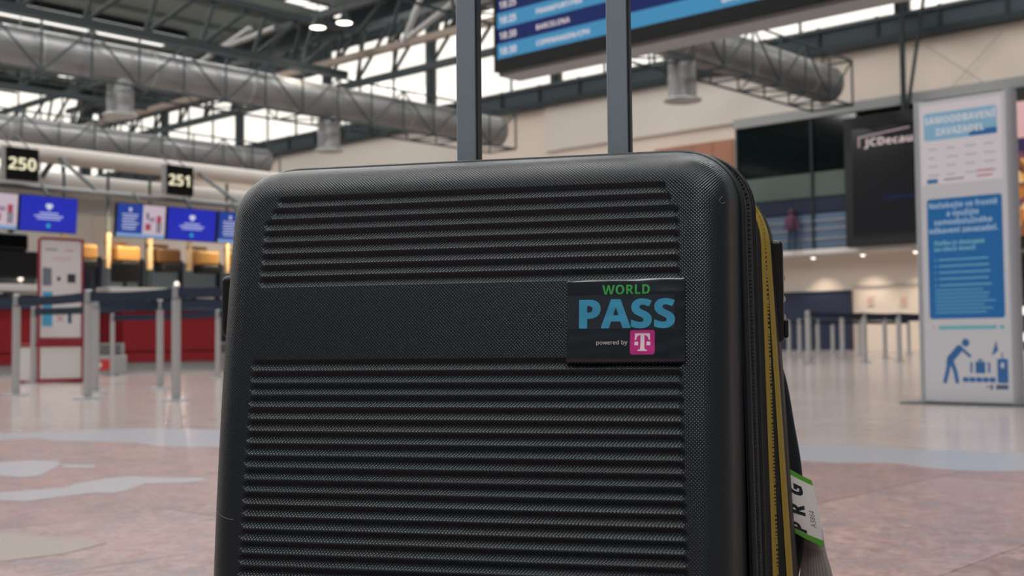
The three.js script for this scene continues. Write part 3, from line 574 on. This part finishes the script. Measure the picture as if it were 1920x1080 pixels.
{
  const HW = 0.204, Y0 = 0.09, Y1 = 0.609, R = 0.019, rows = 720;
  const xs = []; for (let i = 0; i <= 90; i++) { const t = -1 + 2 * i / 90; xs.push(t); } for (const s of [-1, 1]) for (let i = 0; i < 24; i++) xs.push(s * (0.86 + 0.13 * i / 24)); xs.sort((a, b) => a - b);
  const cols = xs.length, pos = [], uv = [], idx = [];
  const half = (y) => { const d = Math.max(0, y - (Y1 - R), Y0 + R - y); return HW - R + Math.sqrt(Math.max(0, R * R - d * d)); };
  const put = (x, y, z, u, v) => { const f = 1 + 0.02 * (0.6 - y); pos.push(x * f, y, lean(y, z)); uv.push(u, v); return pos.length / 3 - 1; };
  const ys = []; for (let j = 0; j <= rows; j++) ys.push(Y0 + (Y1 - Y0) * j / rows);
  for (let j = 0; j <= rows; j++) for (let i = 0; i < cols; i++) { const x = xs[i] * half(ys[j]); put(x, ys[j], -grooveDepth(x, ys[j]), x, ys[j]); }
  const at = (i, j) => j * cols + i;
  for (let j = 0; j < rows; j++) for (let i = 0; i < cols - 1; i++) idx.push(at(i, j), at(i + 1, j), at(i + 1, j + 1), at(i, j), at(i + 1, j + 1), at(i, j + 1));
  // border ring of the grid, anticlockwise, each point with its outward normal
  const ring = [];
  for (let i = 0; i < cols; i++) ring.push(at(i, 0));
  for (let j = 1; j <= rows; j++) ring.push(at(cols - 1, j));
  for (let i = cols - 2; i >= 0; i--) ring.push(at(i, rows));
  for (let j = rows - 1; j >= 1; j--) ring.push(at(0, j));
  const info = ring.map((k) => {
    const j = Math.floor(k / cols), i = k % cols, y = ys[j], x = xs[i] * half(y);
    let cx = Math.min(Math.abs(x), HW - R) * Math.sign(x), cy = Math.min(Math.max(y, Y0 + R), Y1 - R), nx = x - cx, ny = y - cy, l = Math.hypot(nx, ny);
    return l < 1e-7 ? [x, y, Math.sign(x), 0] : [x, y, nx / l, ny / l];
  });
  const prof = []; for (let k = 1; k <= 14; k++) { const a = k / 14 * 1.45; prof.push([0.030 * Math.sin(a), -0.032 * (1 - Math.cos(a))]); } prof.push([0.0325, -0.038], [0.035, -0.052], [0.036, -0.058]);
  let prev = ring, arc = 0, last = [0, 0];
  for (const [d, z] of prof) {
    arc += Math.hypot(d - last[0], z - last[1]); last = [d, z];
    const now = info.map(([x, y, nx, ny]) => put(x + nx * d, y + ny * d * (ny > 0 ? 0.9 : 1), z, x + nx * arc, y + ny * arc));
    for (let k = 0; k < now.length; k++) { const m = (k + 1) % now.length; idx.push(prev[k], now[k], now[m], prev[k], now[m], prev[m]); }
    prev = now;
  }
  const g = new THREE.BufferGeometry(); g.setAttribute('position', new THREE.Float32BufferAttribute(pos, 3)); g.setAttribute('uv', new THREE.Float32BufferAttribute(uv, 2)); g.setIndex(idx); g.computeVertexNormals();
  tag(part('front_shell', g, shellMat, S), 'black plastic front shell with moulded horizontal grooves');
}
// rings round the case: [depth behind the face, half width, flare towards the bottom, growth in height]
function ringPts(z, hw, flare, top = 0.641, bottom = 0.055, r = 0.055, n = 10) {
  const out = [];
  for (const [cx, cy, a0] of [[1, 1, 0], [-1, 1, 1], [-1, -1, 2], [1, -1, 3]]) for (let k = 0; k <= n; k++) {
    const a = (a0 + k / n) * Math.PI / 2; out.push([cx * (hw - r) + r * Math.cos(a), (cy > 0 ? top - r : bottom + r) + r * Math.sin(a)]);
  }
  const fine = [];                                                    // subdivide the straight runs
  out.forEach((p, i) => { const q = out[(i + 1) % out.length], m = Math.hypot(p[0] - q[0], p[1] - q[1]) > 0.05 ? 16 : 1; for (let k = 0; k < m; k++) fine.push([p[0] + (q[0] - p[0]) * k / m, p[1] + (q[1] - p[1]) * k / m]); });
  return fine.map(([x, y]) => new THREE.Vector3(x * (1 + flare * Math.max(0, 0.58 - y)), y, lean(y, z)));
}
function loft(rings, capEnd) {
  const n = rings[0].length, pos = [], uv = [], idx = [];
  rings.forEach((r, j) => { let s = 0; r.forEach((p, i) => { pos.push(p.x, p.y, p.z); uv.push(s, -p.z); s += p.distanceTo(r[(i + 1) % n]); }); });
  for (let j = 0; j < rings.length - 1; j++) for (let i = 0; i < n; i++) { const m = (i + 1) % n, a = j * n + i, b = j * n + m, c = (j + 1) * n + m, d = (j + 1) * n + i; idx.push(a, d, c, a, c, b); }
  if (capEnd) { const b = (rings.length - 1) * n, c = pos.length / 3, last = rings[rings.length - 1], m = last.reduce((s, p) => s.add(p), new THREE.Vector3()).divideScalar(n); pos.push(m.x, m.y, m.z); uv.push(0, 0); for (let i = 0; i < n; i++) idx.push(b + i, c, b + (i + 1) % n); }
  const g = new THREE.BufferGeometry(); g.setAttribute('position', new THREE.Float32BufferAttribute(pos, 3)); g.setAttribute('uv', new THREE.Float32BufferAttribute(uv, 2)); g.setIndex(idx); g.computeVertexNormals(); return g;
}
const tubeRound = (pts, r, seg = 400) => new THREE.TubeGeometry(new THREE.CatmullRomCurve3(pts, true, 'catmullrom', 0.1), seg, r, 8, true);
function teeth(z, hw, flare, top, step, size, m, name) {              // the row of zip teeth, too many to tell apart
  const pts = ringPts(z, hw, flare, top, 0.055, top < 0.635 ? 0.07 : 0.055), curve = new THREE.CatmullRomCurve3(pts, true, 'catmullrom', 0.1), L = curve.getLength(), n = Math.floor(L / step), list = [];
  const sp = curve.getSpacedPoints(n), o = new THREE.Object3D();
  for (let k = 0; k < n; k++) { o.position.copy(sp[k]); o.up.set(0, 0, 1); o.lookAt(sp[k + 1]); o.updateMatrix(); list.push(new THREE.BoxGeometry(...size).applyMatrix4(o.matrix)); }
  const p = part(name, list, m, S); p.userData.kind = 'stuff'; return p;
}
part('piping', tubeRound(ringPts(-0.060, 0.2415, 0.075, 0.6405), 0.0032), mat('#1d2226', 0.4), S);
const zt = part('zip_tape', loft([ringPts(-0.058, 0.2385, 0.075), ringPts(-0.064, 0.2425, 0.07), ringPts(-0.072, 0.2455, 0.065), ringPts(-0.085, 0.2495, 0.055)]), tapeGrey, S);
tag(zt, 'dark grey zip tape');
teeth(-0.0735, 0.2462, 0.063, 0.6412, 0.0032, [0.003, 0.006, 0.0018], mat('#25282b', 0.6), 'zip_teeth');
part('edge_piping', tubeRound(ringPts(-0.086, 0.2498, 0.055, 0.6415), 0.0025), trimBlack, S);
part('gusset', loft([ringPts(-0.085, 0.2495, 0.055), ringPts(-0.092, 0.2505, 0.055), ringPts(-0.103, 0.2520, 0.06, 0.636, 0.055, 0.065), ringPts(-0.110, 0.2552, 0.07, 0.630, 0.055, 0.07)]), fabricBlack, S);
tag(part('yellow_zip_tape', loft([ringPts(-0.110, 0.2552, 0.07, 0.630, 0.055, 0.07), ringPts(-0.1125, 0.2575, 0.07, 0.630, 0.055, 0.07), ringPts(-0.1185, 0.2585, 0.07, 0.630, 0.055, 0.07), ringPts(-0.120, 0.2580, 0.07, 0.630, 0.055, 0.07)]), zipYellow, S), 'mustard yellow zip tape');
teeth(-0.1195, 0.2588, 0.07, 0.630, 0.003, [0.0022, 0.003, 0.0018], mat('#97822f', 0.6), 'yellow_zip_teeth');
part('expander_fabric', loft([ringPts(-0.120, 0.2580, 0.07, 0.630, 0.055, 0.07), ringPts(-0.128, 0.2560, 0.10, 0.630, 0.055, 0.07), ringPts(-0.138, 0.2580, 0.17, 0.630, 0.055, 0.07)]), fabricBlack, S);
tag(part('yellow_edge_tape', loft([ringPts(-0.137, 0.2580, 0.17, 0.630, 0.055, 0.07), ringPts(-0.139, 0.2605, 0.175, 0.630, 0.055, 0.07), ringPts(-0.153, 0.2618, 0.185, 0.630, 0.055, 0.07), ringPts(-0.156, 0.2600, 0.185, 0.630, 0.055, 0.07)]), zipYellow, S), 'mustard yellow edge tape');
part('back_shell', loft([ringPts(-0.155, 0.2605, 0.185, 0.632, 0.055, 0.07), ringPts(-0.162, 0.2630, 0.195, 0.632, 0.055, 0.07), ringPts(-0.200, 0.2640, 0.20, 0.632, 0.055, 0.07), ringPts(-0.235, 0.2600, 0.20, 0.632, 0.055, 0.07), ringPts(-0.255, 0.2500, 0.2, 0.635, 0.065), ringPts(-0.265, 0.2300, 0.2, 0.615, 0.085, 0.045), ringPts(-0.268, 0.19, 0.2, 0.58, 0.12, 0.03)], true), mat('#0f1316', 0.55), S);
// combination lock on its own right side, bumper on the other
const lock = part('combination_lock', rbox(0.2615, 0.2735, 0.468, 0.566, -0.20, -0.165, 0.004, 3), blackPlastic, S);
for (const y of [0.53, 0.51, 0.492]) part('lock_dial', new THREE.CylinderGeometry(0.004, 0.004, 0.012, 16).rotateX(Math.PI / 2).translate(0.2715, y, -0.178), brushed, lock);
part('lock_button', rbox(0.273, 0.2775, 0.472, 0.49, -0.19, -0.172, 0.002), blackPlastic, lock);
part('side_bumper', rbox(-0.2695, -0.235, 0.478, 0.54, -0.1, -0.068, 0.007, 3), blackPlastic, S);
// side carry handle: a bowed black strap
{
  const c = new THREE.CatmullRomCurve3([[0.258, 0.462], [0.2690, 0.440], [0.2795, 0.380], [0.2845, 0.345], [0.2865, 0.295], [0.281, 0.245], [0.268, 0.205], [0.25, 0.2]].map(([x, y]) => new THREE.Vector3(x, y, 0)));
  const sh = new THREE.Shape(c.getSpacedPoints(40).map((p) => new THREE.Vector2(p.x, p.y)));
  const gg = new THREE.ExtrudeGeometry(sh, { depth: 0.022, bevelEnabled: true, bevelThickness: 0.003, bevelSize: 0.002, bevelSegments: 2 }).translate(0, 0, -0.225);
  tag(part('side_handle', gg, mat('#0d1c22', 0.8), S), 'bowed dark padded handle');
}
// telescopic handle
const poleMat = mat('#94a3b0', 0.45, 0.15), poleEdge = mat('#27313a', 0.5, 0.3);
for (const x of [-0.0555, 0.1085]) {
  const p = part('handle_pole', rbox(x - 0.0122, x + 0.0122, 0.5, 1.0, -0.232, -0.216, 0.004, 3), poleMat, S);
  part('pole_groove', rbox(x + 0.0102, x + 0.0126, 0.5, 0.99, -0.2325, -0.2145, 0.0012), poleEdge, p);
}
part('handle_grip', rbox(-0.085, 0.138, 0.985, 1.025, -0.242, -0.206, 0.015, 4), blackPlastic, S);
for (const x of [-0.19, 0.19]) for (const z of [-0.04, -0.21]) {
  const c = part('caster', rbox(x - 0.02, x + 0.02, 0.03, 0.062, z - 0.02, z + 0.02, 0.006), blackPlastic, S);
  part('wheel', new THREE.CylinderGeometry(0.0225, 0.0225, 0.02, 24).rotateZ(Math.PI / 2).translate(x, 0.0225, z), mat('#202326', 0.6), c);
}
// two fine scuffs in the plastic
for (const line of [[[-0.229, 0.3222], [-0.2236, 0.32], [-0.2167, 0.3176], [-0.2104, 0.316], [-0.2036, 0.3151]], [[0.2272, 0.5935], [0.2248, 0.5893], [0.2268, 0.5872], [0.2293, 0.5885]]]) {
  const on = line.map(([x, y]) => { const d = Math.min(0.0298, Math.max(0, Math.abs(x) - 0.204)), z = -0.032 * (1 - Math.sqrt(1 - (d / 0.030) ** 2)); return new THREE.Vector3(x * (1 + 0.02 * (0.6 - y)), y, lean(y, z) + 0.0002); });
  part('scuff_mark', new THREE.TubeGeometry(new THREE.CatmullRomCurve3(on), 30, 0.00028, 5), mat('#6d7375', 0.6), S);
}
// badge on the plain band of the front shell
const badgeTex = canvasTex(1110, 780, (c, w, h) => {
  c.fillStyle = '#0e161d'; c.fillRect(0, 0, w, h); c.fillStyle = '#1b2630'; c.fillRect(20, 128, 820, 315);
  c.fillStyle = '#151f28'; c.fillRect(0, 0, w, h); c.fillStyle = '#26313a'; c.fillRect(4, 150, 1010, 320);
  c.textBaseline = 'alphabetic'; c.textAlign = 'left';
  const word = (s, x, y, W, H, font, fill, bold) => { c.save(); c.font = font; const m = c.measureText(s), asc = m.actualBoundingBoxAscent; c.translate(x, y); c.scale(W / m.width, H / asc); c.fillStyle = fill; c.fillText(s, 0, 0); if (bold) { c.lineWidth = bold; c.strokeStyle = fill; c.lineJoin = 'round'; c.strokeText(s, 0, 0); } c.restore(); };
  word('WORLD', 336, 144, 456, 92, 'bold 120px sans-serif', '#3fae54');
  word('PASS', 88, 458, 938, 268, 'bold 300px sans-serif', '#45a3cc', 12);
  word('powered by', 280, 618, 296, 40, '54px sans-serif', '#e6e2e4');
  c.fillStyle = '#c9348f'; c.beginPath(); c.roundRect(600, 486, 230, 230, 22); c.fill();
  c.fillStyle = '#f5e2ee';
  c.beginPath(); c.moveTo(645, 516); c.lineTo(785, 516); c.lineTo(787, 578); c.lineTo(772, 578); c.quadraticCurveTo(766, 534, 734, 534); c.lineTo(734, 650); c.quadraticCurveTo(734, 668, 758, 670); c.lineTo(758, 682); c.lineTo(672, 682); c.lineTo(672, 670); c.quadraticCurveTo(697, 668, 697, 650); c.lineTo(697, 534); c.quadraticCurveTo(664, 534, 658, 578); c.lineTo(643, 578); c.closePath(); c.fill();
  c.fillRect(642, 594, 34, 34); c.fillRect(754, 594, 34, 34);
});
{
  const x0 = 0.0962, x1 = 0.1964, y0 = 0.4535, y1 = 0.5232, n = 40, m = 28, pos = [], uv = [], idx = [];
  const sheet = (lift) => { for (let j = 0; j <= m; j++) for (let i = 0; i <= n; i++) { const u = i / n, v = j / m, x = x0 + (x1 - x0) * u, y = y0 + (y1 - y0) * v; const wob = 0.0005 * noise2(u * 2.2, v * 4.5) + 0.0006 * Math.sin(v * 9 + u * 1.5) * (v < 0.35 || v > 0.8 ? 1 : 0.2); const f = 1 + 0.02 * (0.6 - y); pos.push(x * f, y, lean(y, 0) + (lift ? 0.0016 + wob : 0.0001)); uv.push(u, v); } };
  sheet(true); sheet(false);
  const A = (i, j, k = 0) => k * (n + 1) * (m + 1) + j * (n + 1) + i;
  for (let j = 0; j < m; j++) for (let i = 0; i < n; i++) idx.push(A(i, j), A(i + 1, j), A(i + 1, j + 1), A(i, j), A(i + 1, j + 1), A(i, j + 1));
  for (let i = 0; i < n; i++) { idx.push(A(i, 0), A(i, 0, 1), A(i + 1, 0, 1), A(i, 0), A(i + 1, 0, 1), A(i + 1, 0)); idx.push(A(i, m), A(i + 1, m), A(i + 1, m, 1), A(i, m), A(i + 1, m, 1), A(i, m, 1)); }
  for (let j = 0; j < m; j++) { idx.push(A(0, j), A(0, j + 1), A(0, j + 1, 1), A(0, j), A(0, j + 1, 1), A(0, j, 1)); idx.push(A(n, j), A(n, j, 1), A(n, j + 1, 1), A(n, j), A(n, j + 1, 1), A(n, j + 1)); }
  const g = new THREE.BufferGeometry(); g.setAttribute('position', new THREE.Float32BufferAttribute(pos, 3)); g.setAttribute('uv', new THREE.Float32BufferAttribute(uv, 2)); g.setIndex(idx); g.computeVertexNormals();
  tag(part('badge', g, mat('#ffffff', 0.32, 0, { map: badgeTex, phys: { clearcoat: 0.8, clearcoatRoughness: 0.1 } }), S), 'glossy black badge with green and blue WORLD PASS lettering');
}

// ------------------------------------------------------------ airline baggage tag looped through the side handle
const tagTex = canvasTex(256, 512, (c, w, h) => {
  c.fillStyle = '#d3d3d1'; c.fillRect(0, 0, w, h);
  c.fillStyle = '#4f9a2e'; c.fillRect(0, 0, w, 42); c.fillRect(0, h - 46, w, 46);
  c.save(); c.translate(150, h - 70); c.rotate(-Math.PI / 2); c.fillStyle = '#141a20'; c.font = 'bold 132px sans-serif'; c.lineWidth = 7; c.strokeStyle = '#141a20'; for (const [t, x, y] of [['P', -30, 4], ['R', 112, 10], ['G', 258, 16]]) { c.fillText(t, x, y); c.strokeText(t, x, y); }; c.restore();
  c.save(); c.translate(222, h - 120); c.rotate(-Math.PI / 2); c.fillStyle = '#33383c'; c.font = '46px sans-serif'; c.fillText('A3864', 0, 0); c.restore();
  c.fillStyle = '#a9aaa8'; c.fillRect(18, 150, 4, 200);
});
const bt = thing('baggage_tag', 'white airline baggage tag with green stripes hanging at the suitcase side', 'luggage tag', [0.749, 0.002, -0.747], rad(-61.4));
function ribbon(name, rowsL, rowsR, m) {                              // two edges of a thin curved paper strip
  const cl = new THREE.CatmullRomCurve3(rowsL.map((p) => new THREE.Vector3(...p))), cr = new THREE.CatmullRomCurve3(rowsR.map((p) => new THREE.Vector3(...p))), n = 24, k = 10, pos = [], uv = [], idx = [];
  for (let s = 0; s < 2; s++) for (let j = 0; j <= n; j++) { const a = cl.getPoint(j / n), b = cr.getPoint(j / n); for (let i = 0; i <= k; i++) { const p = a.clone().lerp(b, i / k); p.z += 0.006 * Math.sin(Math.PI * i / k) - s * 0.0006; pos.push(p.x, p.y, p.z); uv.push(i / k, 1 - j / n); } }
  const A = (i, j, s) => s * (n + 1) * (k + 1) + j * (k + 1) + i;
  for (let j = 0; j < n; j++) for (let i = 0; i < k; i++) { idx.push(A(i, j, 0), A(i, j + 1, 0), A(i + 1, j + 1, 0), A(i, j, 0), A(i + 1, j + 1, 0), A(i + 1, j, 0)); idx.push(A(i, j, 1), A(i + 1, j + 1, 1), A(i, j + 1, 1), A(i, j, 1), A(i + 1, j, 1), A(i + 1, j + 1, 1)); }
  const g = new THREE.BufferGeometry(); g.setAttribute('position', new THREE.Float32BufferAttribute(pos, 3)); g.setAttribute('uv', new THREE.Float32BufferAttribute(uv, 2)); g.setIndex(idx); g.computeVertexNormals();
  return part(name, g, m, bt);
}
ribbon('printed_strip', [[0.264, 0.352, -0.186], [0.264, 0.33, -0.184], [0.266, 0.305, -0.184], [0.268, 0.290, -0.186]], [[0.2962, 0.3325, -0.2], [0.3005, 0.312, -0.2], [0.3040, 0.292, -0.2], [0.3064, 0.2683, -0.2]], mat('#ffffff', 0.5, 0, { map: tagTex }));
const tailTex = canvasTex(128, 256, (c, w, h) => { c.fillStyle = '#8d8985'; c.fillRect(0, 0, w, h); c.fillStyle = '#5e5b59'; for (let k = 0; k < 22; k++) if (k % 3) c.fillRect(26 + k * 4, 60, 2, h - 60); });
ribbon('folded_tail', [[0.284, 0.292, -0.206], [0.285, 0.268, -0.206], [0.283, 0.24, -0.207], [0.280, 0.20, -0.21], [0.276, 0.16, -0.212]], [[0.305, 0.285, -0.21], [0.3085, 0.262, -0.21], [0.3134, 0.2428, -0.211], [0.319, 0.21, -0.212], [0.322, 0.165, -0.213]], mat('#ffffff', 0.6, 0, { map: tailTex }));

renderer.render(scene, camera);
